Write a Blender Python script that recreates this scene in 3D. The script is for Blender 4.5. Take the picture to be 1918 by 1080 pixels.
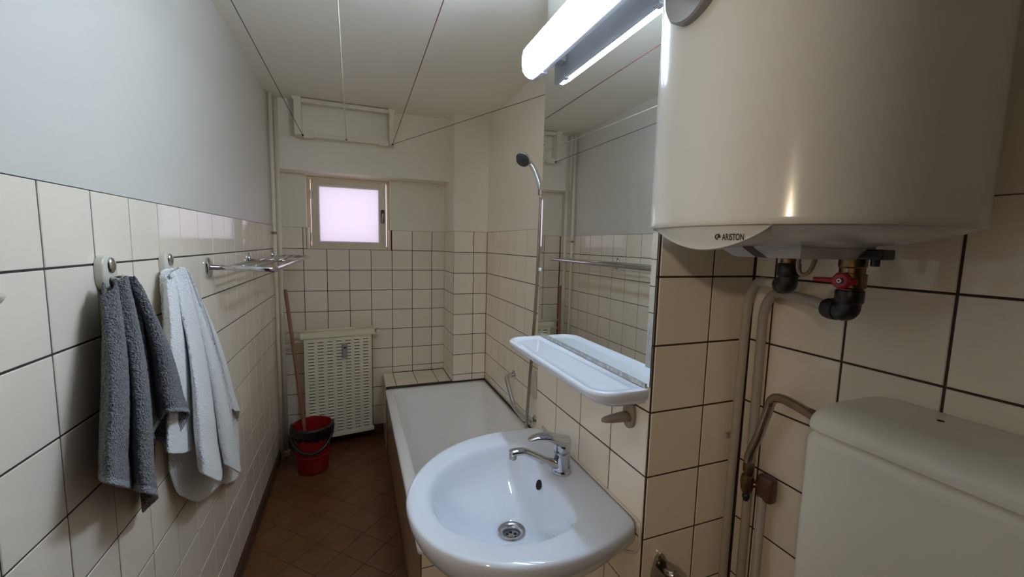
import bpy, bmesh, math, random
from mathutils import Vector, Matrix, Euler
random.seed(7)
for _o in list(bpy.data.objects): bpy.data.objects.remove(_o, do_unlink=True)
scene = bpy.context.scene
COL = scene.collection
PI = math.pi

# ------------------------------------------------------------------ camera
FPX = 768.1413
YAW, PITCH, ROLL = 0.3664, -0.105, 0.0241
CAM = Vector((0.5023, -3.2696, 1.5032))
_fw = Vector((math.sin(YAW)*math.cos(PITCH), math.cos(YAW)*math.cos(PITCH), math.sin(PITCH)))
_rt = Vector((math.cos(YAW), -math.sin(YAW), 0))
_up = _rt.cross(_fw)
RT = _rt*math.cos(ROLL) + _up*math.sin(ROLL)
UP = _up*math.cos(ROLL) - _rt*math.sin(ROLL)
FW = _fw
cd = bpy.data.cameras.new('camera')
cd.sensor_fit = 'HORIZONTAL'; cd.sensor_width = 36.0; cd.lens = FPX/1918*36.0
cd.clip_start = 0.02; cd.clip_end = 50
cam = bpy.data.objects.new('camera', cd); COL.objects.link(cam)
cam.matrix_world = Matrix(((RT.x, UP.x, -FW.x, CAM.x), (RT.y, UP.y, -FW.y, CAM.y), (RT.z, UP.z, -FW.z, CAM.z), (0, 0, 0, 1)))
scene.camera = cam

# ------------------------------------------------------------------ world (overcast sky outside the frosted window) and exposure
world = bpy.data.worlds.new('world'); scene.world = world; world.use_nodes = True
wb = world.node_tree.nodes['Background']
wb.inputs[0].default_value = (0.90, 0.83, 1.0, 1); wb.inputs[1].default_value = 1.2
vs = scene.view_settings
vs.view_transform = 'Standard'; vs.look = 'None'; vs.gamma = 1.0; vs.use_curve_mapping = False
vs.exposure = 0.5
try:
    scene.cycles.max_bounces = 16; scene.cycles.diffuse_bounces = 12; scene.cycles.glossy_bounces = 6
except Exception: pass
LAMP_EMIT = 36.0          # radiance of the fluorescent diffuser
HALL_WATTS = 17.0          # bulb in the hall behind the open door

def at(u, v, axis, val):
    """pixel of the photograph -> point on the plane axis=val"""
    d = FW + RT*((u-959)/FPX) - UP*((v-540)/FPX)
    t = (val-CAM[axis])/d[axis]
    return CAM + d*t

# ------------------------------------------------------------------ materials
def mat(name, col, rough=.5, metal=0.0, bump=None, var=None, spec=.5, trans=0, rnd=0.0, coat=0.0, sheen=0.0):
    m = bpy.data.materials.new(name); m.use_nodes = True
    nt = m.node_tree; N = nt.nodes; L = nt.links; b = N['Principled BSDF']
    b.inputs['Base Color'].default_value = (*col, 1); b.inputs['Roughness'].default_value = rough
    b.inputs['Metallic'].default_value = metal; b.inputs['Specular IOR Level'].default_value = spec
    b.inputs['Transmission Weight'].default_value = trans; b.inputs['Coat Weight'].default_value = coat
    b.inputs['Coat Roughness'].default_value = .05; b.inputs['Sheen Weight'].default_value = sheen
    tc = N.new('ShaderNodeTexCoord')
    cur = None
    if var:
        sc, amt, c2 = var
        n = N.new('ShaderNodeTexNoise'); n.inputs['Scale'].default_value = sc; n.inputs['Detail'].default_value = 5
        geo = N.new('ShaderNodeNewGeometry'); L.new(geo.outputs['Position'], n.inputs['Vector'])
        r = N.new('ShaderNodeMapRange'); r.inputs[1].default_value = .42; r.inputs[2].default_value = .72
        r.inputs[3].default_value = 0; r.inputs[4].default_value = amt
        L.new(n.outputs['Fac'], r.inputs[0])
        mx = N.new('ShaderNodeMix'); mx.data_type = 'RGBA'
        mx.inputs[6].default_value = (*col, 1); mx.inputs[7].default_value = (*c2, 1)
        L.new(r.outputs[0], mx.inputs[0]); cur = mx.outputs[2]
    if rnd:
        oi = N.new('ShaderNodeObjectInfo')
        r2 = N.new('ShaderNodeMapRange'); r2.inputs[3].default_value = 1-rnd; r2.inputs[4].default_value = 1+rnd
        L.new(oi.outputs['Random'], r2.inputs[0])
        hs = N.new('ShaderNodeHueSaturation'); hs.inputs['Color'].default_value = (*col, 1)
        if cur: L.new(cur, hs.inputs['Color'])
        L.new(r2.outputs[0], hs.inputs['Value']); cur = hs.outputs[0]
    if cur: L.new(cur, b.inputs['Base Color'])
    if bump:
        sc, st, dist = bump
        n = N.new('ShaderNodeTexNoise'); n.inputs['Scale'].default_value = sc; n.inputs['Detail'].default_value = 4
        geo = N.new('ShaderNodeNewGeometry'); L.new(geo.outputs['Position'], n.inputs['Vector'])
        bp = N.new('ShaderNodeBump'); bp.inputs['Strength'].default_value = st; bp.inputs['Distance'].default_value = dist
        L.new(n.outputs['Fac'], bp.inputs['Height']); L.new(bp.outputs[0], b.inputs['Normal'])
    return m

def emit(name, col, strength):
    m = bpy.data.materials.new(name); m.use_nodes = True
    b = m.node_tree.nodes['Principled BSDF']
    b.inputs['Base Color'].default_value = (.9, .9, .9, 1); b.inputs['Roughness'].default_value = .25
    b.inputs['Emission Color'].default_value = (*col, 1); b.inputs['Emission Strength'].default_value = strength
    return m

M = {}
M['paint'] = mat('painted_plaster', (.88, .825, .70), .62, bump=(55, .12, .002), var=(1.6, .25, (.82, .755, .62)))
M['paint_left_dimmed'] = mat('left_wall_cream_dimmed', (.655, .64, .58), .5, bump=(55, .12, .002), var=(1.2, .3, (.62, .60, .53)))  # same cream paint; colour darkened to offset the lamp's strong light here
M['paint_ceiling'] = mat('ceiling_paint', (.90, .855, .755), .7, bump=(40, .12, .002), var=(1.3, .25, (.86, .81, .70)))
M['tile'] = mat('glazed_cream_tile', (.88, .795, .665), .07, bump=(9, .05, .004), var=(7, .2, (.84, .74, .60)), rnd=.035, spec=.5)
M['grout'] = mat('dark_grout', (.036, .028, .024), .85, var=(60, .5, (.075, .068, .066)), bump=(300, .4, .001))
M['skirt'] = mat('brown_skirting_tile', (.105, .05, .024), .3, var=(12, .4, (.07, .03, .016)), rnd=.08)
M['floor_tile'] = mat('brown_floor_tile', (.165, .066, .022), .36, var=(9, .6, (.105, .04, .014)), rnd=.12, bump=(60, .1, .001))
M['floor_grout'] = mat('floor_grout', (.09, .055, .035), .9)
M['ceramic'] = mat('white_ceramic_lamp_tint', (.74, .81, .92), .06, spec=.55, coat=.3)  # white glaze; the lamp's blue cast is put into its colour
M['enamel'] = mat('tub_enamel', (.88, .88, .88), .12, var=(3, .35, (.80, .78, .73)), spec=.5)
M['chrome'] = mat('chrome', (.60, .61, .63), .06, metal=1)
M['chrome_dull'] = mat('aged_chrome', (.45, .42, .38), .22, metal=1, var=(40, .5, (.28, .24, .19)))
M['steel'] = mat('drain_steel', (.5, .5, .52), .22, metal=1)
M['mirror'] = mat('mirror_silver', (.86, .88, .86), .0, metal=1)
M['silver_wear'] = mat('worn_mirror_backing', (.42, .41, .39), .35, metal=.6, var=(90, .9, (.75, .75, .73)))
M['glass_edge'] = mat('mirror_glass_edge', (.12, .15, .13), .2)
M['black'] = mat('black_plastic', (.012, .012, .012), .35)
M['dark'] = mat('dark_hollow', (.006, .005, .005), .9)
M['cream_metal'] = mat('cream_enamelled_steel', (.84, .78, .60), .4, var=(6, .2, (.76, .69, .52)))
M['cream_paint'] = mat('cream_gloss_paint', (.80, .74, .60), .38, var=(10, .35, (.68, .61, .48)), bump=(50, .15, .001))
M['win_paint'] = mat('window_frame_paint', (.74, .66, .50), .4, var=(14, .35, (.64, .56, .42)), bump=(60, .15, .001))
M['cream_plastic'] = mat('cream_plastic', (.66, .62, .53), .3)
M['grey_plastic'] = mat('grey_plastic', (.32, .32, .33), .4)
M['white_plastic'] = mat('white_plastic', (.75, .75, .73), .35)
M['pipe_plastic'] = mat('beige_plastic_pipe', (.40, .355, .30), .4)
M['heater'] = mat('white_heater_enamel', (.82, .80, .74), .16, spec=.5, coat=.15)
M['heater_cap'] = mat('heater_cap_enamel', (.66, .65, .61), .14, spec=.5)
M['cover'] = mat('grey_cover_plastic', (.50, .50, .48), .35)
M['purple'] = mat('purple_stripe', (.035, .012, .022), .4)
M['brass'] = mat('brass', (.24, .16, .085), .33, metal=1, var=(60, .6, (.13, .085, .045)))
M['valve_red'] = mat('red_valve_handle', (.36, .012, .025), .35)
M['cistern'] = mat('cistern_plastic', (.86, .83, .73), .34, bump=(400, .05, .0005))
M['bucket'] = mat('red_bucket_plastic', (.30, .006, .008), .35)
M['bag'] = mat('black_bag_plastic', (.008, .008, .008), .3, bump=(25, .6, .006))
M['wood'] = mat('varnished_wood_stick', (.30, .13, .075), .4, var=(30, .5, (.2, .08, .045)))
M['tan'] = mat('tan_plastic', (.30, .255, .20), .4)
M['lens_dark'] = mat('shower_face_rubber', (.05, .055, .065), .35)
M['lamp'] = emit('lit_diffuser', (.66, .80, 1.0), LAMP_EMIT)
M['lamp_end'] = mat('clear_lamp_end', (.82, .87, .92), .12, trans=.55)
M['lamp_base'] = mat('lamp_base_plastic', (.50, .50, .56), .45)
M['bulb'] = emit('warm_bulb', (1, .72, .42), 30)
M['wood_door'] = mat('door_frame_paint', (.5, .45, .36), .4)
M['near_wall'] = mat('bounce_cutting_brown', (.10, .06, .035), .45, var=(8, .5, (.06, .035, .02)))  # unseen wall, coloured dark to cut light bouncing onto pillar and heater
M['hall'] = mat('hall_wall_paint', (.52, .46, .38), .7)
M['line_blue'] = mat('blue_cord', (.035, .055, .085), .7)
M['line_white'] = mat('pale_yellow_cord', (.72, .69, .52), .7)
M['line_red'] = mat('dark_red_cord', (.13, .025, .03), .7)
M['pouch'] = mat('frosted_pouch_plastic', (.75, .75, .74), .35, trans=.35)
M['print'] = mat('printed_black', (.012, .012, .012), .5)
M['silicone'] = mat('white_silicone_seam', (.72, .69, .62), .4)
M['mould'] = mat('dark_mouldy_seal', (.03, .026, .02), .7)

def pane_mat():
    m = bpy.data.materials.new('frosted_glass'); m.use_nodes = True
    nt = m.node_tree; nt.nodes.clear()
    o = nt.nodes.new('ShaderNodeOutputMaterial'); t = nt.nodes.new('ShaderNodeBsdfTranslucent')
    g = nt.nodes.new('ShaderNodeBsdfGlossy'); mx = nt.nodes.new('ShaderNodeMixShader')
    t.inputs[0].default_value = (.86, .84, .88, 1); g.inputs['Roughness'].default_value = .25; mx.inputs[0].default_value = .04
    nt.links.new(t.outputs[0], mx.inputs[1]); nt.links.new(g.outputs[0], mx.inputs[2]); nt.links.new(mx.outputs[0], o.inputs[0])
    return m
M['pane'] = pane_mat()
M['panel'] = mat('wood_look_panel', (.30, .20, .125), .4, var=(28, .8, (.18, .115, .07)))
M['bead'] = mat('white_glazing_bead', (.86, .82, .76), .4)

def terry(name, col, hemcol, fuzz, bd=.005):
    m = bpy.data.materials.new(name); m.use_nodes = True
    nt = m.node_tree; N = nt.nodes; L = nt.links; b = N['Principled BSDF']
    b.inputs['Roughness'].default_value = .95; b.inputs['Sheen Weight'].default_value = .35; b.inputs['Specular IOR Level'].default_value = .1
    geo = N.new('ShaderNodeNewGeometry')
    n = N.new('ShaderNodeTexNoise'); n.inputs['Scale'].default_value = 210; n.inputs['Detail'].default_value = 3; L.new(geo.outputs['Position'], n.inputs['Vector'])
    v = N.new('ShaderNodeTexVoronoi'); v.inputs['Scale'].default_value = 260; L.new(geo.outputs['Position'], v.inputs['Vector'])
    r = N.new('ShaderNodeMapRange'); r.inputs[1].default_value = .35; r.inputs[2].default_value = .7; r.inputs[3].default_value = 0; r.inputs[4].default_value = 1
    L.new(n.outputs['Fac'], r.inputs[0])
    mx = N.new('ShaderNodeMix'); mx.data_type = 'RGBA'
    mx.inputs[6].default_value = (*[c*(1-fuzz) for c in col], 1); mx.inputs[7].default_value = (*[min(.92, c*(1+fuzz)) for c in col], 1)
    L.new(r.outputs[0], mx.inputs[0])
    uv = N.new('ShaderNodeUVMap'); uv.uv_map = 'UVMap'; sx = N.new('ShaderNodeSeparateXYZ'); L.new(uv.outputs[0], sx.inputs[0])
    gt = N.new('ShaderNodeMath'); gt.operation = 'GREATER_THAN'; gt.inputs[1].default_value = .965; L.new(sx.outputs[1], gt.inputs[0])
    mx2 = N.new('ShaderNodeMix'); mx2.data_type = 'RGBA'; mx2.inputs[7].default_value = (*hemcol, 1)
    L.new(gt.outputs[0], mx2.inputs[0]); L.new(mx.outputs[2], mx2.inputs[6]); L.new(mx2.outputs[2], b.inputs['Base Color'])
    ad = N.new('ShaderNodeMath'); ad.operation = 'ADD'; L.new(n.outputs['Fac'], ad.inputs[0]); L.new(v.outputs['Distance'], ad.inputs[1])
    bp = N.new('ShaderNodeBump'); bp.inputs['Strength'].default_value = 1.0; bp.inputs['Distance'].default_value = bd
    L.new(ad.outputs[0], bp.inputs['Height']); L.new(bp.outputs[0], b.inputs['Normal'])
    return m
M['terry_grey'] = terry('grey_terry', (.155, .155, .17), (.30, .30, .33), .45, .0045)
M['terry_white'] = terry('white_terry', (.88, .90, .91), (.86, .88, .89), .05, .0018)

# ------------------------------------------------------------------ object helpers
def link(name, me, m, parent=None, smooth=False, loc=None):
    o = bpy.data.objects.new(name, me)
    if m is not None and len(me.materials) == 0: me.materials.append(m)
    COL.objects.link(o)
    if parent is not None: o.parent = parent
    if loc is not None: o.location = loc
    if smooth:
        for p in me.polygons: p.use_smooth = True
    return o

def tag(o, label=None, cat=None, group=None, kind=None):
    if label: o['label'] = label
    if cat: o['category'] = cat
    if group: o['group'] = group
    if kind: o['kind'] = kind
    return o

def thing(name, label, cat, loc=(0, 0, 0), group=None):
    o = bpy.data.objects.new(name, None); o.empty_display_size = .05
    COL.objects.link(o); o.location = loc
    return tag(o, label, cat, group)

class MB:
    """collects geometry in WORLD coordinates; build() moves it under its parent"""
    def __init__(s): s.v = []; s.f = []
    def add(s, vs, fs):
        n = len(s.v); s.v += [Vector(p) for p in vs]; s.f += [[i+n for i in f] for f in fs]; return s
    def box(s, a, b):
        x0, y0, z0 = a; x1, y1, z1 = b
        return s.add([(x0,y0,z0),(x1,y0,z0),(x1,y1,z0),(x0,y1,z0),(x0,y0,z1),(x1,y0,z1),(x1,y1,z1),(x0,y1,z1)],
                     [(0,3,2,1),(4,5,6,7),(0,1,5,4),(1,2,6,5),(2,3,7,6),(3,0,4,7)])
    def rbox(s, a, b, r=.005, seg=3):
        bm = bmesh.new(); bmesh.ops.create_cube(bm, size=1)
        c = [(a[i]+b[i])/2 for i in range(3)]; d = [b[i]-a[i] for i in range(3)]
        for v in bm.verts: v.co = Vector((c[0]+v.co.x*d[0], c[1]+v.co.y*d[1], c[2]+v.co.z*d[2]))
        bmesh.ops.bevel(bm, geom=bm.edges[:], offset=r, segments=seg, profile=.5, affect='EDGES')
        bm.verts.index_update()
        s.add([v.co.copy() for v in bm.verts], [[v.index for v in f.verts] for f in bm.faces]); bm.free(); return s
    def loops(s, rings, closed=True, cap0=False, cap1=False):
        n = len(rings[0]); vs = [p for r in rings for p in r]; fs = []
        for i in range(len(rings)-1):
            for j in range(n if closed else n-1):
                k = (j+1) % n; fs.append((i*n+j, i*n+k, (i+1)*n+k, (i+1)*n+j))
        if cap0: fs.append(list(range(n))[::-1])
        if cap1: fs.append([(len(rings)-1)*n+j for j in range(n)])
        return s.add(vs, fs)
    def tube(s, pts, r, seg=12, caps=True):
        pts = [Vector(p) for p in pts]; rs = r if isinstance(r, (list, tuple)) else [r]*len(pts)
        t0 = (pts[1]-pts[0]).normalized(); ref = Vector((0, 0, 1)) if abs(t0.z) < .9 else Vector((1, 0, 0))
        nrm = t0.cross(ref).normalized(); rings = []; pt = t0
        for i, p in enumerate(pts):
            t = (pts[min(i+1, len(pts)-1)]-pts[max(i-1, 0)]).normalized()
            ax = pt.cross(t)
            if ax.length > 1e-7: nrm = Matrix.Rotation(pt.angle(t), 3, ax.normalized()) @ nrm
            nrm = (nrm - t*nrm.dot(t)).normalized(); bn = t.cross(nrm); pt = t
            rings.append([p+(nrm*math.cos(a)+bn*math.sin(a))*rs[i] for a in [2*PI*k/seg for k in range(seg)]])
        return s.loops(rings, True, caps, caps)
    def lathe(s, prof, c, axis=(0, 0, 1), seg=32, a0=0, caps=True):
        """prof: list of (radius, height along axis)"""
        ax = Vector(axis).normalized(); ref = Vector((1, 0, 0)) if abs(ax.x) < .9 else Vector((0, 1, 0))
        u = ax.cross(ref).normalized(); w = ax.cross(u); c = Vector(c)
        rings = [[c+ax*h+(u*math.cos(a)+w*math.sin(a))*max(r, 1e-5) for a in [a0+2*PI*k/seg for k in range(seg)]] for r, h in prof]
        return s.loops(rings, True, caps and prof[0][0] > 1e-4, caps and prof[-1][0] > 1e-4)
    def build(s, name, m, parent=None, smooth=False, auto=None):
        base = Vector((0, 0, 0))
        if parent is not None:
            p = parent
            while p is not None: base = base+Vector(p.location); p = p.parent
        me = bpy.data.meshes.new(name); 
        me.from_pydata([tuple(v-base) for v in s.v], [], s.f)
        bm = bmesh.new(); bm.from_mesh(me); bmesh.ops.recalc_face_normals(bm, faces=bm.faces[:])
        if auto is not None:
            for e in bm.edges:
                if len(e.link_faces) == 2 and e.calc_face_angle(0) > auto: e.smooth = False
        bm.to_mesh(me); bm.free()
        return link(name, me, m, parent, smooth or auto is not None)

def crom(pts, n, closed=False):
    pts = [Vector(p) for p in pts]; k = len(pts); out = []
    segs = k if closed else k-1
    for i in range(n):
        f = i/(n if closed else n-1)*segs; a = min(int(f), segs-1); t = f-a
        g = (lambda j: pts[j % k]) if closed else (lambda j: pts[max(0, min(k-1, j))])
        p0, p1, p2, p3 = g(a-1), g(a), g(a+1), g(a+2)
        out.append(.5*((2*p1)+(p2-p0)*t+(2*p0-5*p1+4*p2-p3)*t*t+(3*p1-p0-3*p2+p3)*t**3))
    return out

def rounded_path(pts, r, seg=6):
    """polyline with filleted corners"""
    pts = [Vector(p) for p in pts]; out = [pts[0]]
    for i in range(1, len(pts)-1):
        a = (pts[i-1]-pts[i]); b = (pts[i+1]-pts[i]); d = min(r, a.length*.49, b.length*.49)
        p0 = pts[i]+a.normalized()*d; p1 = pts[i]+b.normalized()*d
        for k in range(seg+1):
            t = k/seg; out.append(p0*(1-t)**2+pts[i]*2*t*(1-t)+p1*t*t)
    out.append(pts[-1]); return out

# ------------------------------------------------------------------ tiling
P = .152                      # tile pitch (150 mm tile and joint)
JOINT = .0042
Z0 = 1.443                    # height of the joint just under the top tile row
FLOOR_ROWS = 9
ROWS = [Z0+P-i*P for i in range(FLOOR_ROWS+2)]      # top row ... skirting top
_tm = {}
def tile_mesh(w, h, m, t=.006):
    key = (round(w, 4), round(h, 4), m.name)
    if key not in _tm:
        b = .0011; me = bpy.data.meshes.new('tile_%d' % len(_tm))
        W, H = w/2, h/2
        vs = [(-W,-H,-t),(W,-H,-t),(W,H,-t),(-W,H,-t),(-W,-H,-b),(W,-H,-b),(W,H,-b),(-W,H,-b),(-W+b,-H+b,0),(W-b,-H+b,0),(W-b,H-b,0),(-W+b,H-b,0)]
        fs = [(0,1,5,4),(1,2,6,5),(2,3,7,6),(3,0,4,7),(4,5,9,8),(5,6,10,9),(6,7,11,10),(7,4,8,11),(8,9,10,11)]
        me.from_pydata(vs, [], fs); me.materials.append(m); _tm[key] = me
    return _tm[key]
def lay_tiles(parent, origin, u, v, ulines, vlines, m, name='tile', skip=None, tilt=.0022, base=(0, 0, 0)):
    """tiles between consecutive ulines/vlines (metres from origin along u and v); front face lies in the plane"""
    u = Vector(u); v = Vector(v); n = u.cross(v); o0 = Vector(origin)-Vector(base)
    R = Matrix((u, v, n)).transposed()
    for i in range(len(ulines)-1):
        for j in range(len(vlines)-1):
            ua, ub = sorted((ulines[i], ulines[i+1])); va, vb = sorted((vlines[j], vlines[j+1]))
            if ub-ua < .012 or vb-va < .012: continue
            if skip and skip(ua, ub, va, vb): continue
            o = bpy.data.objects.new(name, tile_mesh(ub-ua-JOINT, vb-va-JOINT, m)); COL.objects.link(o); o.parent = parent
            rr = Euler((random.uniform(-tilt, tilt), random.uniform(-tilt, tilt), 0)).to_matrix()
            o.matrix_local = Matrix.Translation(o0+u*((ua+ub)/2)+v*((va+vb)/2)-n*.0002) @ (R @ rr).to_4x4()
def lines(a, b, start):
    """joints at start + k*P inside (a, b), with both ends"""
    k = math.ceil((a-start)/P); out = [a]
    while start+k*P < b-1e-4:
        if start+k*P > a+1e-4: out.append(start+k*P)
        k += 1
    return out+[b]
def wallz(zmin=None):
    r = [z for z in ROWS if zmin is None or z > zmin+.001]
    return r+([zmin] if zmin is not None else [])
GB = .0022                     # grout lies this far behind the tile face

# ------------------------------------------------------------------ room shell
XM, XT, YF, XR = 1.1088, 1.4207, -2.5625, 1.3925
YP = -1.961                    # far face of the pillar
XE, DE = 1.167, .3394          # chase in the far right corner
CEIL = 2.413
YN = -4.05                     # wall behind the camera
DOOR0, DOOR1, DOORH = -3.72, -2.92, 2.02
TOP = ROWS[0]
BULK = -.15

def structure(o): o['kind'] = 'structure'; return o

# floor
fl = structure(MB().box((-.1, YN-.1, -.12), (XT+.1, .1, -.0025)).build('floor', M['floor_grout']))
hd = P/math.sqrt(2)
cx0, cy0 = .4135, -1.263
s2 = math.sqrt(.5)
cells = []
for a in range(-40, 41):
    for b in range(-40, 41):
        if (a+b) % 2 == 0: continue
        x, y = cx0+a*hd, cy0+b*hd
        if x < -hd or x > XT+hd or y < -3.3 or y > hd: continue
        cells.append((x, y))
def clip(poly, ax, val, keep_less):
    out = []
    for i in range(len(poly)):
        p, q = poly[i], poly[(i+1) % len(poly)]
        ip = (p[ax] <= val) if keep_less else (p[ax] >= val); iq = (q[ax] <= val) if keep_less else (q[ax] >= val)
        if ip: out.append(p)
        if ip != iq:
            t = (val-p[ax])/(q[ax]-p[ax]); out.append((p[0]+(q[0]-p[0])*t, p[1]+(q[1]-p[1])*t))
    return out
hj = hd-.0024
full_me = None
for x, y in cells:
    poly = [(x-hj, y), (x, y-hj), (x+hj, y), (x, y+hj)]
    lim_r = .71 if y > YP else XM-.004
    cut = clip(clip(clip(poly, 0, .012, False), 0, lim_r, True), 1, -.012, True)
    if len(cut) < 3: continue
    is_full = cut == poly
    if is_full and full_me is not None: me = full_me
    else:
        n = len(cut); c = (x, y); vs = []; k = .985
        vs = [(px-x, py-y, -.006) for px, py in cut]+[(px-x, py-y, -.0008) for px, py in cut]+[((px-x)*k, (py-y)*k, 0) for px, py in cut]
        fs = [(i, (i+1) % n, n+(i+1) % n, n+i) for i in range(n)]+[(n+i, n+(i+1) % n, 2*n+(i+1) % n, 2*n+i) for i in range(n)]+[tuple(range(2*n, 3*n))]
        me = bpy.data.meshes.new('floor_tile'); me.from_pydata(vs, [], fs); me.materials.append(M['floor_tile'])
        if is_full: full_me = me
    o = bpy.data.objects.new('floor_tile', me); COL.objects.link(o); o.parent = fl
    o.location = (x, y, random.uniform(-.0004, .0002)); o.rotation_euler = (random.uniform(-.002, .002), random.uniform(-.002, .002), 0)

# ceiling
structure(MB().box((-.1, YN-.1, CEIL), (XT+.12, .3, CEIL+.1)).build('ceiling', M['paint_ceiling']))

# left wall with the door opening behind the viewer
b = MB()
for y0, y1 in ((YN-.1, DOOR0), (DOOR1, .02)):
    b.box((-.1, y0, -.1), (-.006, y1, TOP)); b.box((-.1, y0, TOP), (-.0018, y1, CEIL))
b.box((-.1, DOOR0, DOORH), (-.0018, DOOR1, CEIL))
wl = structure(b.build('wall_left', M['paint_left_dimmed']))
g = MB()
for y0, y1 in ((YN, DOOR0-.01), (DOOR1+.01, 0)): g.box((-.0062, y0, 0), (-GB, y1, TOP-.001))
g.build('grout_bed', M['grout'], wl)
lay_tiles(wl, (0, 0, 0), (0, 1, 0), (0, 0, 1), lines(DOOR1+.07, -.001, -15.2537*P), wallz(ROWS[-1]), M['tile'])
# brown skirting on the left wall
sk = structure(MB().box((-.005, DOOR1+.07, 0), (.0015, -.012, ROWS[-1]-.002)).build('baseboard_left', M['grout']))
lay_tiles(sk, (.0075, 0, 0), (0, 1, 0), (0, 0, 1), lines(DOOR1+.07, -.012, -15.2537*P), [.002, ROWS[-1]-.002], M['skirt'], name='skirting_tile')

# far wall with window recess, bulkhead above
WX0, WX1, WZ0, WZ1 = .183, .757, Z0, 1.967
b = MB()
b.box((-.1, .006, -.1), (XT+.1, .2, WZ0)); b.box((-.1, .006, WZ0), (WX0, .2, WZ1)); b.box((WX1, .006, WZ0), (XT+.1, .2, WZ1))
b.box((-.1, .006, WZ1), (XT+.1, .2, CEIL))
b.box((-.0018, .0018, TOP), (WX0, .0062, WZ1)); b.box((WX1, .0018, TOP), (XT, .0062, WZ1))
wf = structure(b.build('wall_far', M['paint']))
structure(MB().box((-.0018, BULK, WZ1), (XE+.02, .0062, CEIL)).build('trim_1', M['paint']))
g = MB()
g.box((0, GB, 0), (XE+.02, .0062, WZ0)); g.box((0, GB, WZ0), (WX0, .0062, TOP-.001)); g.box((WX1, GB, WZ0), (XE+.02, .0062, TOP-.001))
g.build('grout_bed', M['grout'], wf)
def skip_far(ua, ub, va, vb):
    z = (va+vb)/2; xm = (ua+ub)/2
    if z > Z0 and WX0+.012 < xm < WX1-.012: return True
    if z < .53 and xm > .70: return True
    return False
LEDGE_Z = .481
fx = lines(.001, 1.183, 1.0424*P)
lay_tiles(wf, (0, 0, 0), (1, 0, 0), (0, 0, 1), fx, wallz(ROWS[-1])[1:], M['tile'], skip=skip_far)
lay_tiles(wf, (0, 0, 0), (1, 0, 0), (0, 0, 1), lines(.001, WX0-.002, 1.0424*P), [TOP, Z0], M['tile'])
lay_tiles(wf, (0, 0, 0), (1, 0, 0), (0, 0, 1), lines(WX1+.002, 1.183, 1.0424*P), [TOP, Z0], M['tile'])
lay_tiles(wf, (0, 0, 0), (1, 0, 0), (0, 0, 1), lines(.766, 1.183, 1.0424*P), [Z0-6*P, LEDGE_Z+.001], M['tile'])
lay_tiles(wf, (0, 0, 0), (1, 0, 0), (0, 0, 1), lines(.001, .68, 1.0424*P), [ROWS[-1]-.002, .002], M['skirt'], name='skirting_tile')
# thicker lining of the tiled part of the window reveal
MB().box((WX0-.001, 0, WZ0), (WX0+.012, .12, TOP)).box((WX1-.012, 0, WZ0), (WX1+.001, .12, TOP)).build('reveal_lining', M['cream_paint'], wf)

# chase (boxed corner) right of the ledge
b = MB().box((XE+.006, -DE+.006, 0), (XT+.1, .0062, TOP)).box((XE+.0018, -DE+.0018, TOP), (XT+.1, .0062, CEIL))
wc = structure(b.build('wall_chase', M['paint']))
MB().box((XE+GB, -DE+GB, .3), (XT, .003, TOP-.001)).build('grout_bed', M['grout'], wc)
lay_tiles(wc, (0, -DE, 0), (1, 0, 0), (0, 0, 1), [XE+.002, 1.318, XT], wallz(LEDGE_Z), M['tile'])
lay_tiles(wc, (XE, 0, 0), (0, -1, 0), (0, 0, 1), [.0, .5*P, 1.5*P, DE-.001], wallz(LEDGE_Z), M['tile'])

# right wall along the tub
b = MB().box((XT+.006, YP-.05, -.1), (XT+.12, .0, TOP)).box((XT+.0018, YP-.05, TOP), (XT+.12, .0, CEIL))
wr = structure(b.build('wall_right', M['paint']))
MB().box((XT+GB, YP, .3), (XT+.0062, -.2, TOP-.001)).build('grout_bed', M['grout'], wr)
lay_tiles(wr, (XT, 0, 0), (0, -1, 0), (0, 0, 1), lines(DE+.001, -YP-.001, 4.1818*P), wallz(LEDGE_Z-.03), M['tile'])

# pillar that carries mirror and wash basin
b = MB().box((XM+.006, YF+.006, -.1), (XT+.12, YP-.006, TOP)).box((XM+.0018, YF+.0018, TOP), (XT+.12, YP-.0018, CEIL))
wp = structure(b.build('wall_pillar', M['paint']))
MB().box((XM+GB, YF+GB, 0), (XR+.02, YP-GB, TOP-.001)).build('grout_bed', M['grout'], wp)
mz = [z for z in ROWS]+[.002]
lay_tiles(wp, (XM, 0, 0), (0, -1, 0), (0, 0, 1), lines(-YP+.002, -YF-.003, 15.9175*P), mz, M['tile'])
lay_tiles(wp, (0, YF, 0), (1, 0, 0), (0, 0, 1), [XM+.003, 8.3174*P, XR-.001], mz, M['tile'])
lay_tiles(wp, (0, YP, 0), (-1, 0, 0), (0, 0, 1), [-XT+.001, -1.264, -XM-.002], wallz(LEDGE_Z-.03), M['tile'])

# right wall behind cistern and boiler
b = MB().box((XR+.006, YN-.1, -.1), (XT+.12, YF+.005, TOP)).box((XR+.0018, YN-.1, TOP), (XT+.12, YF+.0018, CEIL))
wt = structure(b.build('wall_right_near', M['paint']))
MB().box((XR+GB, YN, 0), (XR+.0062, YF+.004, TOP-.001)).build('grout_bed', M['grout'], wt)
lay_tiles(wt, (XR, 0, 0), (0, -1, 0), (0, 0, 1), lines(-YF+.001, 3.6, 17.1985*P), mz, M['tile'])

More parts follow.
